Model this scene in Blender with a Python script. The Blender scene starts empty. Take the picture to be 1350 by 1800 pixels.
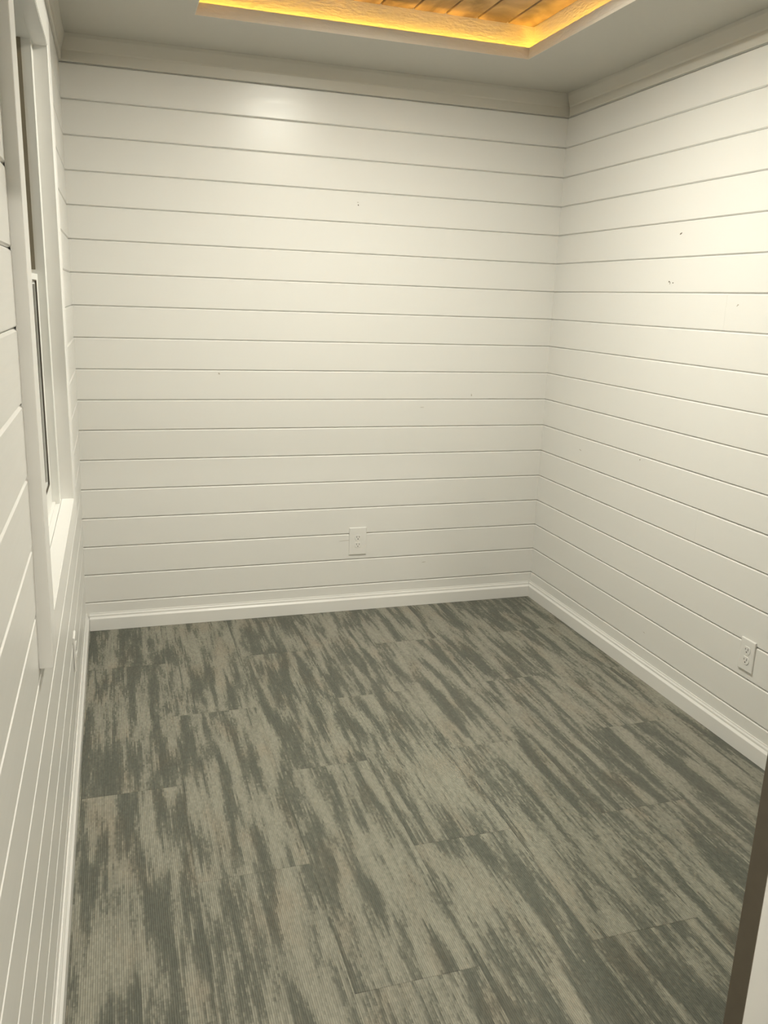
import bpy, bmesh, math, random
from mathutils import Vector

random.seed(7)
scene = bpy.context.scene
COL = scene.collection

# ------------------------------------------------------------------ camera
cam_data = bpy.data.cameras.new('camera')
cam_data.sensor_fit = 'VERTICAL'
cam_data.sensor_height = 24.0
cam_data.lens = 1466.309 / 1800.0 * 24.0
cam_data.clip_start = 0.02
cam = bpy.data.objects.new('camera', cam_data)
COL.objects.link(cam)
cam.location = (0.17816, -0.37747, 1.53849)
cam.rotation_euler = (1.320592, -0.0348225, -0.3058331)
scene.camera = cam

# ------------------------------------------------------------------ world, exposure
world = bpy.data.worlds.new('night')
scene.world = world
world.use_nodes = True
world.node_tree.nodes['Background'].inputs[0].default_value = (0.010, 0.011, 0.014, 1)
world.node_tree.nodes['Background'].inputs[1].default_value = 1.0
vs = scene.view_settings
scene.display_settings.display_device = 'sRGB'
vs.view_transform = 'Standard'
vs.look = 'None'
vs.exposure = 0.0
vs.gamma = 1.0
vs.use_curve_mapping = False
scene.cycles.max_bounces = 14
scene.cycles.diffuse_bounces = 10
scene.cycles.glossy_bounces = 5
scene.cycles.use_denoising = True
scene.cycles.sample_clamp_indirect = 6.0

TRAY_LAMP_COL, TRAY_LAMP_STRENGTH = (1.0, 0.97, 0.845), 750.0
HALL_LAMP_COL, HALL_LAMP_STRENGTH = (1.0, 0.95, 0.84), 580.0
LED_COL, LED_STRENGTH = (1.0, 0.56, 0.07), 29.0

# ------------------------------------------------------------------ room numbers (metres)
W, D, H = 2.279, 3.4684, 2.500          # right wall x, back wall y, ceiling z
PITCH, Z0 = 0.13335, 0.1335             # board pitch, lowest groove
FRONT_Y = -1.30
TX0, TX1, TY0, TY1 = 0.505, 1.829, 1.075, 3.015   # ceiling tray opening
WIN_Y0, WIN_Y1, WIN_Z0, WIN_Z1 = 1.335, 2.300, 0.907, 2.172


def lean(z):
    """The left wall leans in a little towards the room as it rises."""
    return min(0.001 + 0.0155 * z, 0.018)


# ------------------------------------------------------------------ materials
def new_mat(name):
    m = bpy.data.materials.new(name)
    m.use_nodes = True
    nt = m.node_tree
    return m, nt, nt.nodes['Principled BSDF']


def node(nt, typ, **kw):
    n = nt.nodes.new(typ)
    for k, v in kw.items():
        setattr(n, k, v)
    return n


def paint(name, col, rough, bump=0.06, scale=(3, 3, 60), spec=0.5, dist=0.002):
    m, nt, b = new_mat(name)
    L = nt.links
    b.inputs['Base Color'].default_value = (*col, 1)
    b.inputs['Roughness'].default_value = rough
    b.inputs['Specular IOR Level'].default_value = spec
    tc = node(nt, 'ShaderNodeTexCoord')
    mp = node(nt, 'ShaderNodeMapping')
    mp.inputs['Scale'].default_value = scale
    nz = node(nt, 'ShaderNodeTexNoise')
    nz.inputs['Scale'].default_value = 3.0
    nz.inputs['Detail'].default_value = 4.0
    bp = node(nt, 'ShaderNodeBump')
    bp.inputs['Strength'].default_value = bump
    bp.inputs['Distance'].default_value = dist
    L.new(tc.outputs['Object'], mp.inputs['Vector'])
    L.new(mp.outputs['Vector'], nz.inputs['Vector'])
    L.new(nz.outputs['Fac'], bp.inputs['Height'])
    L.new(bp.outputs['Normal'], b.inputs['Normal'])
    # slight unevenness of the gloss, as brushed paint has
    rr = node(nt, 'ShaderNodeMapRange')
    rr.inputs['To Min'].default_value = rough - 0.05
    rr.inputs['To Max'].default_value = rough + 0.07
    L.new(nz.outputs['Fac'], rr.inputs['Value'])
    L.new(rr.outputs['Result'], b.inputs['Roughness'])
    return m


WALL_COL = (0.700, 0.693, 0.668)
M_board_x = paint('white board paint, back', WALL_COL, 0.30, scale=(2.5, 30, 40))
M_board_y = paint('white board paint, side', WALL_COL, 0.30, scale=(30, 2.5, 40))
M_trim = paint('white trim paint', (0.715, 0.708, 0.685), 0.30, bump=0.03, scale=(8, 8, 8))
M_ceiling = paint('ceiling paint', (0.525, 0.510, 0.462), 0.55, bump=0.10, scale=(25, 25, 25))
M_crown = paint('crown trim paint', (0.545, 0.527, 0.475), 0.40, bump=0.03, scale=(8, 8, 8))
M_tray = paint('rough tray paint', (0.74, 0.70, 0.63), 0.60, bump=0.55, scale=(16, 16, 45), dist=0.004)
M_plastic = paint('white plastic', (0.70, 0.69, 0.665), 0.35, bump=0.0, scale=(1, 1, 1))
M_vinyl = paint('white vinyl', (0.70, 0.70, 0.675), 0.35, bump=0.0, scale=(1, 1, 1))


def plain(name, col, rough, metal=0.0):
    m, nt, b = new_mat(name)
    tc = node(nt, 'ShaderNodeTexCoord')
    nz = node(nt, 'ShaderNodeTexNoise')
    nz.inputs['Scale'].default_value = 40
    mx = node(nt, 'ShaderNodeMix', data_type='RGBA')
    mx.inputs['A'].default_value = (*[c * 0.9 for c in col], 1)
    mx.inputs['B'].default_value = (*[min(1, c * 1.1) for c in col], 1)
    nt.links.new(tc.outputs['Object'], nz.inputs['Vector'])
    nt.links.new(nz.outputs['Fac'], mx.inputs['Factor'])
    nt.links.new(mx.outputs['Result'], b.inputs['Base Color'])
    b.inputs['Roughness'].default_value = rough
    b.inputs['Metallic'].default_value = metal
    return m


M_slot = plain('dark socket slot', (0.015, 0.012, 0.010), 0.6)
M_screw = plain('painted screw', (0.70, 0.69, 0.64), 0.4)
M_gasket = plain('dark rubber gasket', (0.06, 0.05, 0.035), 0.7)
M_liner = plain('shade-toned jamb liner', (0.185, 0.160, 0.112), 0.5)  # dark colour stands in for shade on a white liner
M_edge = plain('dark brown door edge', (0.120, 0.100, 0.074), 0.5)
M_scuff = plain('dark scuff', (0.13, 0.11, 0.08), 0.8)
M_scuff_light = plain('pale scuff', (0.40, 0.37, 0.31), 0.7)
M_sub = plain('subfloor', (0.035, 0.03, 0.024), 0.9)


def emitter(name, col, strength):
    m = bpy.data.materials.new(name)
    m.use_nodes = True
    nt = m.node_tree
    nt.nodes.remove(nt.nodes['Principled BSDF'])
    e = node(nt, 'ShaderNodeEmission')
    e.inputs[0].default_value = (*col, 1)
    e.inputs[1].default_value = strength
    nt.links.new(e.outputs[0], nt.nodes['Material Output'].inputs[0])
    return m


M_lamp = emitter('tray lamp glow', TRAY_LAMP_COL, TRAY_LAMP_STRENGTH)
M_hall_lamp = emitter('hall lamp glow', HALL_LAMP_COL, HALL_LAMP_STRENGTH)
M_led = emitter('amber led glow', LED_COL, LED_STRENGTH)


def glass_mat():
    m, nt, b = new_mat('window glass')
    b.inputs['Base Color'].default_value = (0.93, 0.96, 0.94, 1)
    b.inputs['Roughness'].default_value = 0.02
    b.inputs['Transmission Weight'].default_value = 1.0
    b.inputs['IOR'].default_value = 1.5
    return m


M_glass = glass_mat()


def wood_mat():
    m, nt, b = new_mat('stained ceiling wood')
    L = nt.links
    tc = node(nt, 'ShaderNodeTexCoord')
    oi = node(nt, 'ShaderNodeObjectInfo')
    sc = node(nt, 'ShaderNodeVectorMath', operation='SCALE')
    sc.inputs[0].default_value = (13.1, 47.7, 5.3)
    L.new(oi.outputs['Random'], sc.inputs['Scale'])
    ad = node(nt, 'ShaderNodeVectorMath', operation='ADD')
    L.new(tc.outputs['Object'], ad.inputs[0])
    L.new(sc.outputs['Vector'], ad.inputs[1])
    mp = node(nt, 'ShaderNodeMapping')
    mp.inputs['Scale'].default_value = (9, 4.5, 5)
    L.new(ad.outputs['Vector'], mp.inputs['Vector'])
    n1 = node(nt, 'ShaderNodeTexNoise')
    n1.inputs['Scale'].default_value = 1.0
    n1.inputs['Detail'].default_value = 5
    n1.inputs['Distortion'].default_value = 0.8
    L.new(mp.outputs['Vector'], n1.inputs['Vector'])
    r = node(nt, 'ShaderNodeValToRGB')
    r.color_ramp.elements[0].position = 0.36
    r.color_ramp.elements[0].color = (0.17, 0.12, 0.075, 1)
    r.color_ramp.elements[1].position = 0.62
    r.color_ramp.elements[1].color = (0.46, 0.33, 0.20, 1)
    L.new(n1.outputs['Fac'], r.inputs['Fac'])
    mp2 = node(nt, 'ShaderNodeMapping')
    mp2.inputs['Scale'].default_value = (90, 3, 10)
    L.new(ad.outputs['Vector'], mp2.inputs['Vector'])
    n2 = node(nt, 'ShaderNodeTexNoise')
    n2.inputs['Detail'].default_value = 3
    L.new(mp2.outputs['Vector'], n2.inputs['Vector'])
    mr = node(nt, 'ShaderNodeMapRange')
    mr.inputs['To Min'].default_value = 0.88
    mr.inputs['To Max'].default_value = 1.1
    L.new(n2.outputs['Fac'], mr.inputs['Value'])
    mu = node(nt, 'ShaderNodeVectorMath', operation='SCALE')
    L.new(r.outputs['Color'], mu.inputs[0])
    L.new(mr.outputs['Result'], mu.inputs['Scale'])
    L.new(mu.outputs['Vector'], b.inputs['Base Color'])
    b.inputs['Roughness'].default_value = 0.45
    bp = node(nt, 'ShaderNodeBump')
    bp.inputs['Strength'].default_value = 0.15
    bp.inputs['Distance'].default_value = 0.002
    L.new(n2.outputs['Fac'], bp.inputs['Height'])
    L.new(bp.outputs['Normal'], b.inputs['Normal'])
    return m


M_wood = wood_mat()


def carpet_mat():
    """Ribbed loop-pile carpet plank: ragged light and dark streaks that run along the plank, row by row."""
    m, nt, b = new_mat('streaked carpet')
    L = nt.links

    def math_(op, a, bb=None, c=None):
        n = node(nt, 'ShaderNodeMath', operation=op)
        for i, v in enumerate((a, bb, c)):
            if v is None:
                continue
            if isinstance(v, (int, float)):
                n.inputs[i].default_value = v
            else:
                L.new(v, n.inputs[i])
        return n.outputs[0]

    def vec(x, y, z):
        n = node(nt, 'ShaderNodeCombineXYZ')
        for i, v in enumerate((x, y, z)):
            if isinstance(v, (int, float)):
                n.inputs[i].default_value = v
            else:
                L.new(v, n.inputs[i])
        return n.outputs[0]

    def noise(v, detail=2.0, rough=0.5, dist=0.0):
        n = node(nt, 'ShaderNodeTexNoise')
        n.inputs['Scale'].default_value = 1.0
        n.inputs['Detail'].default_value = detail
        n.inputs['Roughness'].default_value = rough
        n.inputs['Distortion'].default_value = dist
        L.new(v, n.inputs['Vector'])
        return n.outputs['Fac']

    def white(v):
        n = node(nt, 'ShaderNodeTexWhiteNoise')
        L.new(v, n.inputs['Vector'])
        return n.outputs['Value']

    ROW = 0.0052
    tc = node(nt, 'ShaderNodeTexCoord')
    oi = node(nt, 'ShaderNodeObjectInfo')
    sx = node(nt, 'ShaderNodeSeparateXYZ')
    L.new(tc.outputs['Object'], sx.inputs[0])
    x, y = sx.outputs['X'], sx.outputs['Y']
    seed = math_('MULTIPLY', oi.outputs['Random'], 91.0)
    row = math_('FLOOR', math_('DIVIDE', x, ROW))
    xq = math_('MULTIPLY', row, ROW)
    rr = white(vec(row, seed, 0.0))
    cell = math_('FLOOR', math_('DIVIDE', y, 0.011))
    rc = white(vec(row, cell, seed))
    yj = math_('ADD', y, math_('MULTIPLY', math_('SUBTRACT', rr, 0.5), 0.045))
    big = noise(vec(math_('MULTIPLY', xq, 21.0), math_('MULTIPLY', yj, 2.3), seed), 3.0, 0.55, 0.25)
    mid = noise(vec(math_('MULTIPLY', xq, 95.0), math_('MULTIPLY', yj, 7.0), math_('ADD', seed, 11.0)), 3.0, 0.6, 0.3)
    fin = noise(vec(math_('MULTIPLY', xq, 190.0), math_('MULTIPLY', yj, 60.0), math_('ADD', seed, 23.0)), 2.0, 0.6)
    v = math_('ADD', big, math_('MULTIPLY', math_('SUBTRACT', mid, 0.5), 0.34))
    v = math_('ADD', v, math_('MULTIPLY', math_('SUBTRACT', fin, 0.5), 0.16))
    thin = noise(vec(math_('MULTIPLY', xq, 230.0), math_('MULTIPLY', yj, 5.0), math_('ADD', seed, 57.0)), 1.0, 0.5)
    v = math_('ADD', v, math_('MULTIPLY', math_('SUBTRACT', oi.outputs['Random'], 0.5), 0.05))
    v = math_('ADD', v, math_('MULTIPLY', math_('SUBTRACT', thin, 0.5), 0.15))
    v = math_('ADD', v, math_('MULTIPLY', math_('SUBTRACT', rc, 0.5), 0.025))
    rp = node(nt, 'ShaderNodeValToRGB')
    e = rp.color_ramp.elements
    e[0].position, e[0].color = 0.395, (0.106, 0.110, 0.091, 1)
    e[1].position, e[1].color = 0.625, (0.255, 0.249, 0.204, 1)
    k = e.new(0.480)
    k.color = (0.140, 0.141, 0.115, 1)
    k = e.new(0.515)
    k.color = (0.205, 0.202, 0.165, 1)
    L.new(v, rp.inputs['Fac'])
    # a few warmer, taupe patches
    warm = noise(vec(math_('MULTIPLY', xq, 9.0), math_('MULTIPLY', yj, 4.0), math_('ADD', seed, 41.0)), 2.0, 0.6)
    wf = node(nt, 'ShaderNodeMapRange')
    wf.inputs['From Min'].default_value = 0.52
    wf.inputs['From Max'].default_value = 0.70
    wf.inputs['To Min'].default_value = 0.0
    wf.inputs['To Max'].default_value = 0.5
    L.new(warm, wf.inputs['Value'])
    mx = node(nt, 'ShaderNodeMix', data_type='RGBA', blend_type='MULTIPLY')
    L.new(wf.outputs['Result'], mx.inputs['Factor'])
    L.new(rp.outputs['Color'], mx.inputs['A'])
    mx.inputs['B'].default_value = (1.03, 0.92, 0.86, 1)
    # yarn-to-yarn tone; whole planks differ a little too
    tone = math_('ADD', 0.90, math_('MULTIPLY', rc, 0.20))
    rib = math_('SINE', math_('MULTIPLY', x, 2 * math.pi / ROW))
    # tone rises on each row's top and drops in the valley between
    tone = math_('MULTIPLY', tone, math_('ADD', 0.97, math_('MULTIPLY', rib, 0.13)))
    sc = node(nt, 'ShaderNodeVectorMath', operation='SCALE')
    L.new(mx.outputs['Result'], sc.inputs[0])
    L.new(tone, sc.inputs['Scale'])
    L.new(sc.outputs['Vector'], b.inputs['Base Color'])
    b.inputs['Roughness'].default_value = 0.95
    b.inputs['Specular IOR Level'].default_value = 0.15
    b.inputs['Sheen Weight'].default_value = 0.08
    bp = node(nt, 'ShaderNodeBump')
    bp.inputs['Strength'].default_value = 0.5
    bp.inputs['Distance'].default_value = 0.0015
    L.new(math_('ADD', rib, math_('MULTIPLY', rc, 1.2)), bp.inputs['Height'])
    L.new(bp.outputs['Normal'], b.inputs['Normal'])
    return m


M_carpet = carpet_mat()


# ------------------------------------------------------------------ mesh helpers
class MB:
    """Collects shapes and links them as one mesh object."""

    def __init__(self):
        self.bm = bmesh.new()

    def box(self, x0, x1, y0, y1, z0, z1, f=None):
        vs_ = [self.bm.verts.new(f(x, y, z) if f else (x, y, z))
               for x in (x0, x1) for y in (y0, y1) for z in (z0, z1)]
        for a in ((0, 1, 3, 2), (4, 6, 7, 5), (0, 4, 5, 1), (2, 3, 7, 6), (0, 2, 6, 4), (1, 5, 7, 3)):
            self.bm.faces.new([vs_[i] for i in a])
        return self

    def prism(self, prof, t0, t1, place):
        """prof: closed outline of (depth, height); place(depth, height, t) -> point."""
        a = [self.bm.verts.new(place(d, h, t0)) for d, h in prof]
        b = [self.bm.verts.new(place(d, h, t1)) for d, h in prof]
        n = len(prof)
        for i in range(n):
            j = (i + 1) % n
            self.bm.faces.new((a[i], a[j], b[j], b[i]))
        self.bm.faces.new(a[::-1])
        self.bm.faces.new(b)
        return self

    def bevel(self, w, seg=2):
        bmesh.ops.recalc_face_normals(self.bm, faces=self.bm.faces)
        bmesh.ops.bevel(self.bm, geom=self.bm.edges[:], offset=w, segments=seg, affect='EDGES', profile=0.5)
        return self

    def build(self, name, mat, parent=None, origin=None, smooth=False):
        bmesh.ops.recalc_face_normals(self.bm, faces=self.bm.faces)
        if origin is not None:
            o_ = Vector(origin)
            for v in self.bm.verts:
                v.co -= o_
        me = bpy.data.meshes.new(name)
        self.bm.to_mesh(me)
        self.bm.free()
        me.materials.append(mat)
        if smooth:
            for p_ in me.polygons:
                p_.use_smooth = True
        o = bpy.data.objects.new(name, me)
        COL.objects.link(o)
        if parent is not None:
            o.parent = parent
        if origin is not None:
            pl = parent.location if parent is not None else Vector((0, 0, 0))
            o.location = Vector(origin) - pl
        return o


def empty(name, loc=(0, 0, 0)):
    o = bpy.data.objects.new(name, None)
    o.empty_display_size = 0.05
    COL.objects.link(o)
    o.location = loc
    return o


def setting(o, label, cat):
    o['kind'] = 'structure'
    o['label'] = label
    o['category'] = cat
    return o


def tag(o, label, cat, group=None):
    o['label'] = label
    o['category'] = cat
    if group:
        o['group'] = group
    return o


# placement of (depth into the room, height, run along the wall)
def on_back(d, z, t):
    return (t, D - d, z)


def on_right(d, z, t):
    return (W - d, t, z)


def on_left(d, z, t):
    return (lean(z) + d, t, z)


# ------------------------------------------------------------------ the room shell
floor = MB().box(-0.15, W + 0.15, FRONT_Y - 0.1, D + 0.15, -0.08, -0.006).build('floor', M_sub)
setting(floor, 'floor of grey streaked ribbed carpet planks', 'floor')

# carpet planks, ten by three feet nominal, ends staggered by half from column to column
PW, PL = 0.310, 0.948
Y_END = D - 0.003
for c in range(-1, 8):
    x0 = 0.020 + PW * c
    x1 = x0 + PW
    xa, xb = max(x0, 0.004), min(x1, W - 0.003)
    if xb - xa < 0.01:
        continue
    j = 3.022 if c % 2 == 0 else 2.543
    ends = [Y_END]
    while j > -0.2:
        ends.append(j)
        j -= PL
    ends.append(FRONT_Y)
    for yb, ya in zip(ends[:-1], ends[1:]):
        g = 0.00015
        mb = MB()
        A = (xa + g, xb - g, ya + g, yb - g)
        bot = [mb.bm.verts.new((x, y, -0.006)) for x, y in ((A[0], A[2]), (A[1], A[2]), (A[1], A[3]), (A[0], A[3]))]
        mid = [mb.bm.verts.new((x, y, -0.0009)) for x, y in ((A[0], A[2]), (A[1], A[2]), (A[1], A[3]), (A[0], A[3]))]
        q = 0.0007
        top = [mb.bm.verts.new((x, y, 0.0)) for x, y in
               ((A[0] + q, A[2] + q), (A[1] - q, A[2] + q), (A[1] - q, A[3] - q), (A[0] + q, A[3] - q))]
        for lo, hi in ((bot, mid), (mid, top)):
            for i in range(4):
                mb.bm.faces.new((lo[i], lo[(i + 1) % 4], hi[(i + 1) % 4], hi[i]))
        mb.bm.faces.new(bot[::-1])
        mb.bm.faces.new(top)
        mb.build('carpet_plank', M_carpet, floor, origin=((x0 + x1) / 2, (ya + yb) / 2, 0))

wall_back = MB().box(-0.15, W + 0.15, D + 0.014, D + 0.14, -0.08, H + 0.1).build('wall_back', M_trim)
setting(wall_back, 'back wall of white horizontal boards with an outlet', 'wall')
wall_right = MB().box(W + 0.014, W + 0.14, FRONT_Y - 0.1, D + 0.014, -0.08, H + 0.1).build('wall_right', M_trim)
setting(wall_right, 'right wall of white horizontal boards, brightly lit', 'wall')
mb = MB()
LX0, LX1 = -0.14, -0.014
mb.box(LX0, LX1, FRONT_Y - 0.1, WIN_Y0 - 0.016, -0.08, H + 0.1)
mb.box(LX0, LX1, WIN_Y1 + 0.016, D + 0.014, -0.08, H + 0.1)
mb.box(LX0, LX1, WIN_Y0 - 0.016, WIN_Y1 + 0.016, -0.08, WIN_Z0 - 0.016)
mb.box(LX0, LX1, WIN_Y0 - 0.016, WIN_Y1 + 0.016, WIN_Z1 + 0.016, H + 0.1)
wall_left = mb.build('wall_left', M_trim)
setting(wall_left, 'left wall of white horizontal boards with a window', 'wall')
wall_front = MB().box(-0.15, W + 0.15, FRONT_Y - 0.1, FRONT_Y, -0.08, H + 0.1).build('wall_front', M_ceiling)
setting(wall_front, 'plain white wall of the hall behind the camera', 'wall')
mb = MB()
mb.box(1.262, W - 0.0005, 0.560, 0.675, 0.0, H)
mb.box(0.019, 1.262, 0.560, 0.675, 1.96, H)
wall_partition = mb.build('wall_partition', M_ceiling)
setting(wall_partition, 'white partition wall with the doorway between hall and room', 'wall')


# boards: chamfered lower and upper edges that make a V groove, and a tongue that closes it
def board_profile(z_lo, z_hi, first=False, plain_top=False):
    zb = z_lo + (0.0 if first else 0.0006)
    zt = z_hi - (0.0 if plain_top else 0.0006)
    lower = [(-0.0135, zb), (-0.0008, zb), (0, zb + 0.0008)] if first else [(-0.0135, zb), (-0.0050, zb), (0, zb + 0.0040)]
    if plain_top:
        return lower + [(0, zt), (-0.0135, zt)]
    return lower + [(0, zt - 0.0048), (-0.0003, zt - 0.0044), (-0.0056, zt),
                    (-0.0085, zt + 0.0001), (-0.0085, zt + 0.0009), (-0.0135, zt + 0.0009)]


def z_of(k):
    return Z0 + PITCH * k


BOARDS = {}


def lay_boards(wall, place, mat, t0, t1, splits):
    """splits: {k: [t, ...]} butt joints in the board that sits above groove k."""
    for k in range(-1, 18):
        lo = 0.002 if k == -1 else z_of(k)
        hi = H + 0.004 if k == 17 else z_of(k + 1)
        cuts = [t0] + sorted(splits.get(k, [])) + [t1]
        for i, (a, b) in enumerate(zip(cuts[:-1], cuts[1:])):
            g0 = 0.0002 if i > 0 else 0
            g1 = 0.0002 if i < len(cuts) - 2 else 0
            drop = 0.0005 if (i == 0 and len(cuts) > 2) else 0.0
            o = MB().prism(board_profile(lo, hi - drop, k == -1, k == 17), a + g0, b - g1, place).build('board', mat, wall)
            BOARDS.setdefault((wall.name, k), []).append(o)


lay_boards(wall_back, on_back, M_board_x, -0.006, W + 0.009, {})
lay_boards(wall_right, on_right, M_board_y, FRONT_Y, D + 0.009, {10: [2.195], 4: [2.20]})
# left wall: boards stop at the window opening
for k in range(-1, 18):
    lo = 0.002 if k == -1 else z_of(k)
    hi = H + 0.004 if k == 17 else z_of(k + 1)
    runs = [(FRONT_Y, D + 0.009, lo, hi, False)]
    if hi > WIN_Z0 - 0.02 and lo < WIN_Z1 + 0.02:
        runs = [(FRONT_Y, WIN_Y0 - 0.02, lo, hi, False), (WIN_Y1 + 0.02, D + 0.009, lo, hi, False)]
        if lo < WIN_Z0 - 0.02:
            runs.append((WIN_Y0 - 0.019, WIN_Y1 + 0.019, lo, WIN_Z0 - 0.02, True))
        if hi > WIN_Z1 + 0.02:
            runs.append((WIN_Y0 - 0.019, WIN_Y1 + 0.019, WIN_Z1 + 0.02, hi, False))
    for a, b, l_, h_, pt in runs:
        o = MB().prism(board_profile(l_, h_, k == -1, pt or k == 17), a, b, on_left).build('board', M_board_y, wall_left)
        BOARDS.setdefault(('wall_left', k), []).append(o)

# ------------------------------------------------------------------ ceiling with its recessed tray
BX0, BX1, BY0, BY1 = TX0 - 0.038, TX1 + 0.038, TY0 - 0.036, TY1 + 0.036     # tray box, set back behind the lip
TRAY_Z = 2.630
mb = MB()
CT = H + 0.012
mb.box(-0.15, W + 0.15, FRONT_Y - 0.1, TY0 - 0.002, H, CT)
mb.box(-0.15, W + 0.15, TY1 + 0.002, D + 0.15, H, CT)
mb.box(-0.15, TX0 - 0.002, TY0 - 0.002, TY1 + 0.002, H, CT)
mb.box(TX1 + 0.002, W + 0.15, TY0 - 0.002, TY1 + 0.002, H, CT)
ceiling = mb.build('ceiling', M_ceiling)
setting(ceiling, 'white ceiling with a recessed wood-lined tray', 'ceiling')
# upright sides of the tray, rough painted
BZ = TRAY_Z + 0.03
for r in ((BX0 - 0.02, BX1 + 0.02, BY1, BY1 + 0.02), (BX0 - 0.02, BX1 + 0.02, BY0 - 0.02, BY0),
          (BX0 - 0.02, BX0, BY0, BY1), (BX1, BX1 + 0.02, BY0, BY1)):
    MB().box(r[0], r[1], r[2], r[3], CT, BZ).build('tray_side', M_tray, ceiling)
# wooden planks of the tray ceiling, run from front to back
x_hi = BX1 - 0.0005
n = 0
while x_hi > BX0 + 0.01:
    x_lo = max(x_hi - (0.125 if n == 0 else 0.1335), BX0 + 0.0005)
    MB().prism([(x_lo + 0.0032, TRAY_Z + 0.004), (x_lo + 0.0052, TRAY_Z), (x_hi - 0.0052, TRAY_Z),
                (x_hi - 0.0032, TRAY_Z + 0.004), (x_hi - 0.0032, TRAY_Z + 0.016), (x_lo + 0.0032, TRAY_Z + 0.016)],
               BY0 + 0.0005, BY1 - 0.0005, lambda d, h, t: (d, t, h)).build(
        'ceiling_plank', M_wood, ceiling, origin=((x_lo + x_hi) / 2, (BY0 + BY1) / 2, TRAY_Z))
    x_hi = x_lo
    n += 1
MB().box(BX0 - 0.02, BX1 + 0.02, BY0 - 0.02, BY1 + 0.02, TRAY_Z + 0.017, BZ + 0.02).build('tray_backing', M_sub, ceiling)

# lip around the tray opening
LIPZ = 2.542
lip = empty('trim_4', ((TX0 + TX1) / 2, (TY0 + TY1) / 2, H))
setting(lip, 'white lip around the ceiling tray hiding the amber light', 'trim')
for ax, sx, sy in (('y', 0, 1), ('y', 0, -1), ('x', -1, 0), ('x', 1, 0)):
    m_ = MB()
    for thick, za, zb in ((0.0019, H - 0.0006, CT), (0.010, CT + 0.0002, LIPZ)):
        if ax == 'y':
            yy = (TY1, TY1 + thick) if sy > 0 else (TY0 - thick, TY0)
            m_.box(TX0 - thick, TX1 + thick, yy[0], yy[1], za, zb)
        else:
            xx = (TX1, TX1 + thick) if sx > 0 else (TX0 - thick, TX0)
            m_.box(xx[0], xx[1], TY0 + 0.0001, TY1 - 0.0001, za, zb)
    m_.build('lip_board', M_tray, lip, origin=((TX0 + TX1) / 2, (TY0 + TY1) / 2, H))

# amber LED strip lying on the ledge behind the lip
mb = MB()
s0, s1 = 0.016, 0.026
for r in ((TX0 - s1, TX1 + s1, TY1 + s0, TY1 + s1), (TX0 - s1, TX1 + s1, TY0 - s1, TY0 - s0),
          (TX0 - s1, TX0 - s0, TY0 - s0, TY1 + s0), (TX1 + s0, TX1 + s1, TY0 - s0, TY1 + s0)):
    mb.box(r[0], r[1], r[2], r[3], CT, CT + 0.004)
led = mb.build('led_strip', M_led, lip, origin=((TX0 + TX1) / 2, (TY0 + TY1) / 2, H))
led['label'] = 'glowing amber light strip'


# round flush lamps
def flush_lamp(name, x, y, z, rad, glow, label, drop):
    """A round lamp whose glowing disc sits up inside a short rim."""
    t = empty(name, (x, y, z))
    N = 40
    rim = MB()
    prof = [(rad, 0.0), (rad + 0.020, 0.0), (rad + 0.020, -drop + 0.004), (rad + 0.014, -drop), (rad + 0.004, -drop)]
    rings = []
    for i in range(N):
        a = 2 * math.pi * i / N
        rings.append([rim.bm.verts.new((r_ * math.cos(a), r_ * math.sin(a), h_)) for r_, h_ in prof])
    for i in range(N):
        A, B = rings[i], rings[(i + 1) % N]
        for q_ in range(len(prof)):
            w_ = (q_ + 1) % len(prof)
            rim.bm.faces.new((A[q_], A[w_], B[w_], B[q_]))
    rim.build('rim', M_plastic, t)
    d_ = MB()
    lo = [d_.bm.verts.new((rad * math.cos(2 * math.pi * i / N), rad * math.sin(2 * math.pi * i / N), -0.006)) for i in range(N)]
    hi = [d_.bm.verts.new((rad * math.cos(2 * math.pi * i / N), rad * math.sin(2 * math.pi * i / N), -0.001)) for i in range(N)]
    d_.bm.faces.new(lo)
    d_.bm.faces.new(hi[::-1])
    for i in range(N):
        d_.bm.faces.new((lo[i], lo[(i + 1) % N], hi[(i + 1) % N], hi[i]))
    d_.build('diffuser', glow, t)
    tag(t, label, 'ceiling light')
    return t


flush_lamp('ceiling_downlight', 1.115, 2.11, TRAY_Z, 0.085, M_lamp, 'round flush downlight in the middle of the wooden ceiling tray', 0.020)
flush_lamp('ceiling_downlight', 0.85, -0.75, H, 0.085, M_hall_lamp, 'round flush downlight on the plain hall ceiling outside the doorway', 0.012)

# ------------------------------------------------------------------ crown trim and baseboards
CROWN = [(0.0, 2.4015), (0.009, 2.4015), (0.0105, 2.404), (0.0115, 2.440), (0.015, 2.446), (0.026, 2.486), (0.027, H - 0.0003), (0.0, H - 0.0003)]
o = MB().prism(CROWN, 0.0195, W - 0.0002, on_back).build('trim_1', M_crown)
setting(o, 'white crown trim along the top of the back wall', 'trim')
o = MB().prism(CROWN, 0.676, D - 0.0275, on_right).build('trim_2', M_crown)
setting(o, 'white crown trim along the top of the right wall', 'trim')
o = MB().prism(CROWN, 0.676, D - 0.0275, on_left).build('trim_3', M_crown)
setting(o, 'white crown trim along the top of the left wall', 'trim')

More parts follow.
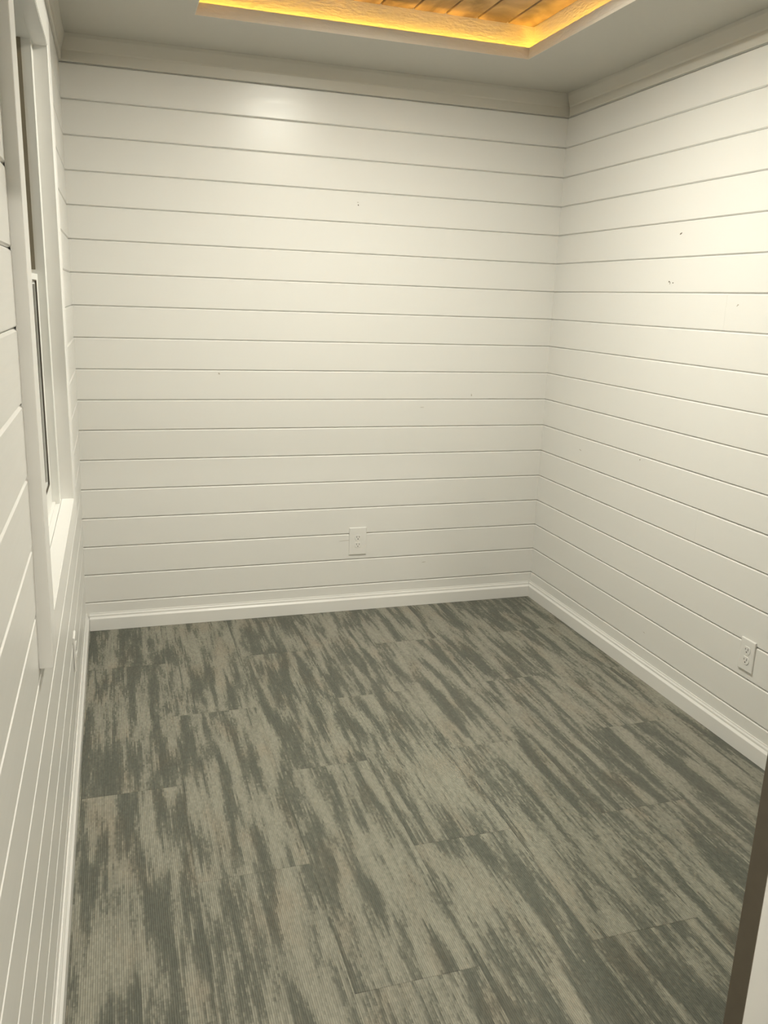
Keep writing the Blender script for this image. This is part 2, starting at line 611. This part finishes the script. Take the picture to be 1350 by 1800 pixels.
BASE = [(0.0, 0.0005), (0.014, 0.0005), (0.014, 0.0560), (0.0134, 0.0580), (0.0078, 0.0655), (0.0074, 0.0670), (0.0072, 0.0730),
        (0.0066, 0.0742), (0.0040, 0.0790), (0.0034, 0.0835), (0.0, 0.0835)]
o = MB().prism(BASE, 0.0165, W - 0.0145, on_back).build('baseboard_back', M_trim)
setting(o, 'white moulded baseboard along the back wall', 'baseboard')
o = MB().prism(BASE, 0.676, D - 0.0002, on_right).build('baseboard_right', M_trim)
setting(o, 'white moulded baseboard along the right wall', 'baseboard')
o = MB().prism(BASE, FRONT_Y, D - 0.0002, on_left).build('baseboard_left', M_trim)
setting(o, 'white moulded baseboard along the left wall', 'baseboard')

# ------------------------------------------------------------------ window in the left wall
win = empty('window_1', (0.018, (WIN_Y0 + WIN_Y1) / 2, WIN_Z0))
setting(win, 'white double-hung window with flat casing in the left wall', 'window')
CF = 0.0400                                  # casing face


def casing_box(y0, y1, z0, z1):
    m_ = MB()
    # ease the two front edges
    for q_ in (0,):
        e_ = 0.0012
        prof = [(0, 0), (1, 0), (2, 1), (2, 2), (1, 3), (0, 3)]
        ys = {0: y0, 1: y0 + e_, 2: y1 - e_, 3: y1}
        pts = []
        for zz in (z0, z1):
            pts.append([m_.bm.verts.new((lean(zz) + 0.0003, y0, zz)), m_.bm.verts.new((CF - e_, y0, zz)),
                        m_.bm.verts.new((CF, y0 + e_, zz)), m_.bm.verts.new((CF, y1 - e_, zz)),
                        m_.bm.verts.new((CF - e_, y1, zz)), m_.bm.verts.new((lean(zz) + 0.0003, y1, zz))])
        a, b = pts
        for i in range(6):
            j_ = (i + 1) % 6
            m_.bm.faces.new((a[i], a[j_], b[j_], b[i]))
        m_.bm.faces.new(a[::-1])
        m_.bm.faces.new(b)
    return m_


CO = tuple(win.location)
rv = 0.003
for r in ((1.240, WIN_Y0 - rv, 0.820, 2.264), (WIN_Y1 + rv, 2.425, 0.820, 2.264),
          (WIN_Y0 - rv + 0.0004, WIN_Y1 + rv - 0.0004, 0.820, WIN_Z0 - rv),
          (WIN_Y0 - rv + 0.0004, WIN_Y1 + rv - 0.0004, WIN_Z1 + rv, 2.264)):
    casing_box(*r).build('casing', M_trim, win, origin=CO)
# jamb boards lining the opening
JX0, JX1 = -0.100, 0.0385
MB().box(JX0, JX1, WIN_Y0 - 0.0149, WIN_Y0, WIN_Z0, WIN_Z1).build('jamb', M_trim, win, origin=CO)
MB().box(JX0, JX1, WIN_Y1, WIN_Y1 + 0.0149, WIN_Z0, WIN_Z1).build('jamb', M_trim, win, origin=CO)
MB().box(JX0, JX1, WIN_Y0 - 0.0149, WIN_Y1 + 0.0149, WIN_Z1, WIN_Z1 + 0.0149).build('head_jamb', M_trim, win, origin=CO)
sill = MB().box(0.0052, JX1, WIN_Y0 - 0.0149, WIN_Y1 + 0.0149, WIN_Z0 - 0.0149, WIN_Z0).build('sill', M_trim, win, origin=CO)
MB().box(JX0, 0.0040, WIN_Y0 - 0.0149, WIN_Y1 + 0.0149, WIN_Z0 - 0.0149, WIN_Z0 - 0.0002).build('sill_plate', M_vinyl, win, origin=CO)
# vinyl frame
FW = 0.062
mb = MB()
mb.box(-0.095, 0.002, WIN_Y0 + 0.0004, WIN_Y0 + FW, WIN_Z0 + 0.0004, WIN_Z1 - 0.0004)
mb.box(-0.095, 0.002, WIN_Y1 - FW, WIN_Y1 - 0.0004, WIN_Z0 + 0.0004, WIN_Z1 - 0.0004)
mb.box(-0.095, 0.002, WIN_Y0 + FW, WIN_Y1 - FW, WIN_Z1 - 0.0015, WIN_Z1 - 0.0004)
mb.box(-0.095, -0.010, WIN_Y0 + FW, WIN_Y1 - FW, WIN_Z0 + 0.0004, WIN_Z0 + 0.006)
mb.build('window_frame', M_vinyl, win, origin=CO)
# jamb liners beside the upper sash, shade put into their dark colour
SY0, SY1 = WIN_Y0 + FW, WIN_Y1 - FW
ZM = 1.572
for y0, y1 in ((SY0 + 0.0004, SY0 + 0.006), (SY1 - 0.006, SY1 - 0.0004)):
    MB().box(-0.049, -0.0225, y0, y1, ZM + 0.012, WIN_Z1 - 0.002).build('shade_liner', M_liner, win, origin=CO)


def sash(xi, xo, z0, z1, bottom, top, lock):
    """xi: room-side face; xo: outer face."""
    s = MB()
    st = 0.045
    y0, y1 = SY0 + 0.0006, SY1 - 0.0006
    s.box(xo, xi, y0, y0 + st, z0, z1)
    s.box(xo, xi, y1 - st, y1, z0, z1)
    s.box(xo, xi, y0 + st, y1 - st, z0, z0 + bottom)
    s.box(xo, xi, y0 + st, y1 - st, z1 - top, z1)
    o_ = s.build('sash', M_vinyl, win, origin=CO)
    a, b, c, d_ = y0 + st, y1 - st, z0 + bottom, z1 - top
    for xx, in_ in ((xi - 0.0005, 0.0), (xi - 0.009, 0.012)):
        g = MB()
        t = 0.0035
        aa, bb, cc, dd = a + in_, b - in_, c + in_, d_ - in_
        xb = xx - 0.003
        g.box(xb, xx, aa, aa + t, cc, dd)
        g.box(xb, xx, bb - t, bb, cc, dd)
        g.box(xb, xx, aa + t, bb - t, cc, cc + t)
        g.box(xb, xx, aa + t, bb - t, dd - t, dd)
        g.build('gasket', M_gasket, o_, origin=CO).location = (0, 0, 0)
    # glazing bead between the two gaskets
    g = MB()
    xb, xx, t = xi - 0.012, xi - 0.005, 0.0115
    g.box(xb, xx, a + 0.0002, a + t, c, d_)
    g.box(xb, xx, b - t, b - 0.0002, c, d_)
    g.box(xb, xx, a + t, b - t, c, c + t)
    g.box(xb, xx, a + t, b - t, d_ - t, d_)
    g.build('glazing_bead', M_vinyl, o_, origin=CO).location = (0, 0, 0)
    MB().box(xi - 0.019, xi - 0.015, a - 0.004, b + 0.004, c - 0.004, d_ + 0.004).build('pane', M_glass, o_, origin=CO).location = (0, 0, 0)
    if lock:
        l_ = MB()
        ym = (y0 + y1) / 2
        l_.box(xi - 0.02, xi - 0.002, ym - 0.03, ym + 0.03, z1, z1 + 0.006)
        l_.box(xi - 0.016, xi - 0.006, ym - 0.008, ym + 0.03, z1 + 0.006, z1 + 0.014)
        l_.build('sash_lock', M_vinyl, o_, origin=CO).location = (0, 0, 0)
    return o_


sash(-0.0185, -0.046, WIN_Z0 + 0.008, ZM, 0.060, 0.016, True)
sash(-0.052, -0.080, ZM - 0.036, WIN_Z1 - 0.003, 0.036, 0.045, False)

# ------------------------------------------------------------------ sliding door slab at the right edge of the doorway
door = empty('door_1', (1.116, 0.523, 0.008))
setting(door, 'white door slab with a dark brown leading edge', 'door')
DO = tuple(door.location)
MB().box(1.1178, 2.020, 0.504, 0.542, 0.008, 1.975).build('door_slab', M_trim, door, origin=DO)
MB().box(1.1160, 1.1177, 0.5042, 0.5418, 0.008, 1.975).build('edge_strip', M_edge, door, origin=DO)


# ------------------------------------------------------------------ wall outlets
def outlet(loc, u, nrm, pw, ph, label):
    """u: direction along the wall, nrm: out of the wall; loc: centre of the plate on the wall face."""
    t = empty('wall_outlet', loc)
    U, Nn, Z = Vector(u), Vector(nrm), Vector((0, 0, 1))

    def pt(a, z, d):
        return tuple(U * a + Z * z + Nn * d)

    def loft(mb_, rings, cap=True):
        vv = [[mb_.bm.verts.new(pt(*p_)) for p_ in r_] for r_ in rings]
        for A, B in zip(vv[:-1], vv[1:]):
            for i in range(len(A)):
                j_ = (i + 1) % len(A)
                mb_.bm.faces.new((A[i], A[j_], B[j_], B[i]))
        mb_.bm.faces.new(vv[0][::-1])
        mb_.bm.faces.new(vv[-1])

    def rect(w, h, d, z=0.0, a=0.0):
        return [(a - w / 2, z - h / 2, d), (a + w / 2, z - h / 2, d), (a + w / 2, z + h / 2, d), (a - w / 2, z + h / 2, d)]

    p_ = MB()
    loft(p_, [rect(pw, ph, 0.0002), rect(pw, ph, 0.0032), rect(pw - 0.0022, ph - 0.0022, 0.0052), rect(pw - 0.007, ph - 0.007, 0.0060)])
    p_.build('plate', M_plastic, t)

    def face(z):
        r_ = 0.0172
        pts = []
        for i in range(48):
            a = 2 * math.pi * i / 48
            pts.append((r_ * math.cos(a), max(-0.0142, min(0.0142, r_ * math.sin(a)))))
        return pts

    for zc in (0.019, -0.019):
        f_ = MB()
        pts = face(0)
        loft(f_, [[(a, zc + b, 0.0058) for a, b in pts], [(a, zc + b, 0.0070) for a, b in pts],
                  [(a * 0.955, zc + b * 0.955, 0.0078) for a, b in pts]])
        rec = f_.build('receptacle', M_plastic, t)
        # dark blade slots on the receptacle face
        for sa, hh in ((-0.0063, 0.0088), (0.0063, 0.0070)):
            s_ = MB()
            loft(s_, [rect(0.0024, hh, 0.0070, zc + 0.0036, sa), rect(0.0024, hh, 0.00795, zc + 0.0036, sa)])
            s_.build('slot', M_slot, rec)
        g_ = MB()
        pts = [(0.0026 * math.cos(2 * math.pi * i / 16), 0.0026 * math.sin(2 * math.pi * i / 16)) for i in range(16)]
        loft(g_, [[(a, zc - 0.0068 + b, 0.0070) for a, b in pts], [(a, zc - 0.0068 + b, 0.00795) for a, b in pts]])
        g_.build('ground_hole', M_slot, rec)
    s_ = MB()
    pts = [(0.0034 * math.cos(2 * math.pi * i / 20), 0.0034 * math.sin(2 * math.pi * i / 20)) for i in range(20)]
    loft(s_, [[(a, b, 0.0058) for a, b in pts], [(a, b, 0.0068) for a, b in pts], [(a * 0.7, b * 0.7, 0.0074) for a, b in pts]])
    s_.build('screw', M_screw, t)
    tag(t, label, 'outlet')
    return t


outlet((1.2965, D - 0.0002, 0.3625), (1, 0, 0), (0, -1, 0), 0.089, 0.140,
       'white oversized duplex outlet plate low on the back wall')
outlet((W - 0.0002, 1.841, 0.3565), (0, 1, 0), (-1, 0, 0), 0.071, 0.118,
       'white duplex outlet plate low on the right wall')
outlet((lean(0.36) + 0.0010, 2.395, 0.360), (0, -1, 0), (1, 0, 0), 0.071, 0.118,
       'white duplex outlet plate seen edge-on low on the left wall below the window')


# ------------------------------------------------------------------ nail holes, knots and scuffs in the paint
def blob(place, t, z, w, h, mat, name, parent, ang=0.0, n=12, rag=0.35):
    m_ = MB()
    fr, bk = [], []
    for i in range(n):
        a = 2 * math.pi * i / n
        r_ = 1 + random.uniform(-rag, rag)
        du, dz = 0.5 * w * r_ * math.cos(a), 0.5 * h * r_ * math.sin(a)
        u_ = du * math.cos(ang) - dz * math.sin(ang)
        z_ = du * math.sin(ang) + dz * math.cos(ang)
        fr.append(m_.bm.verts.new(place(0.0004, z + z_, t + u_)))
        bk.append(m_.bm.verts.new(place(-0.0005, z + z_, t + u_)))
    m_.bm.faces.new(fr)
    m_.bm.faces.new(bk[::-1])
    for i in range(n):
        m_.bm.faces.new((fr[i], fr[(i + 1) % n], bk[(i + 1) % n], bk[i]))
    return m_.build(name, mat, parent)


def board_at(wall, z):
    k = min(17, max(-1, int(math.floor((z - Z0) / PITCH))))
    return BOARDS[(wall, k)][0]


for t, z, w, h, mt, ang in ((1.256, 1.9440, 0.006, 0.008, M_scuff, 0.3), (1.254, 1.9555, 0.008, 0.003, M_scuff_light, 0),
                            (1.867, 1.088, 0.005, 0.014, M_scuff_light, 0.1), (1.607, 1.029, 0.020, 0.0022, M_scuff_light, 0.03),
                            (0.624, 1.1855, 0.007, 0.009, M_scuff_light, 0.8), (1.656, 0.2286, 0.018, 0.003, M_scuff_light, 0.08),
                            (1.226, 0.3665, 0.060, 0.0022, M_scuff_light, 0.05)):
    blob(on_back, t, z, w, h, mt, 'scuff_mark', wall_back, ang)
for t, z, w, h, mt, ang in ((2.505, 1.8215, 0.016, 0.005, M_scuff, -0.5), (2.541, 1.6395, 0.014, 0.011, M_scuff, 0.2),
                            (2.519, 1.6385, 0.007, 0.004, M_scuff, 0), (2.438, 0.1994, 0.016, 0.003, M_scuff_light, 0.2),
                            (2.135, 1.560, 0.013, 0.005, M_scuff_light, -0.5), (2.604, 0.917, 0.008, 0.008, M_scuff_light, 0),
                            (3.084, 0.872, 0.020, 0.003, M_scuff_light, 0.3)):
    blob(on_right, t, z, w, h, mt, 'scuff_mark', wall_right, ang)
blob(on_right, 2.5425, 1.6375, 0.008, 0.006, M_plastic, 'hole_plug', wall_right, 0).location.x = -0.0004
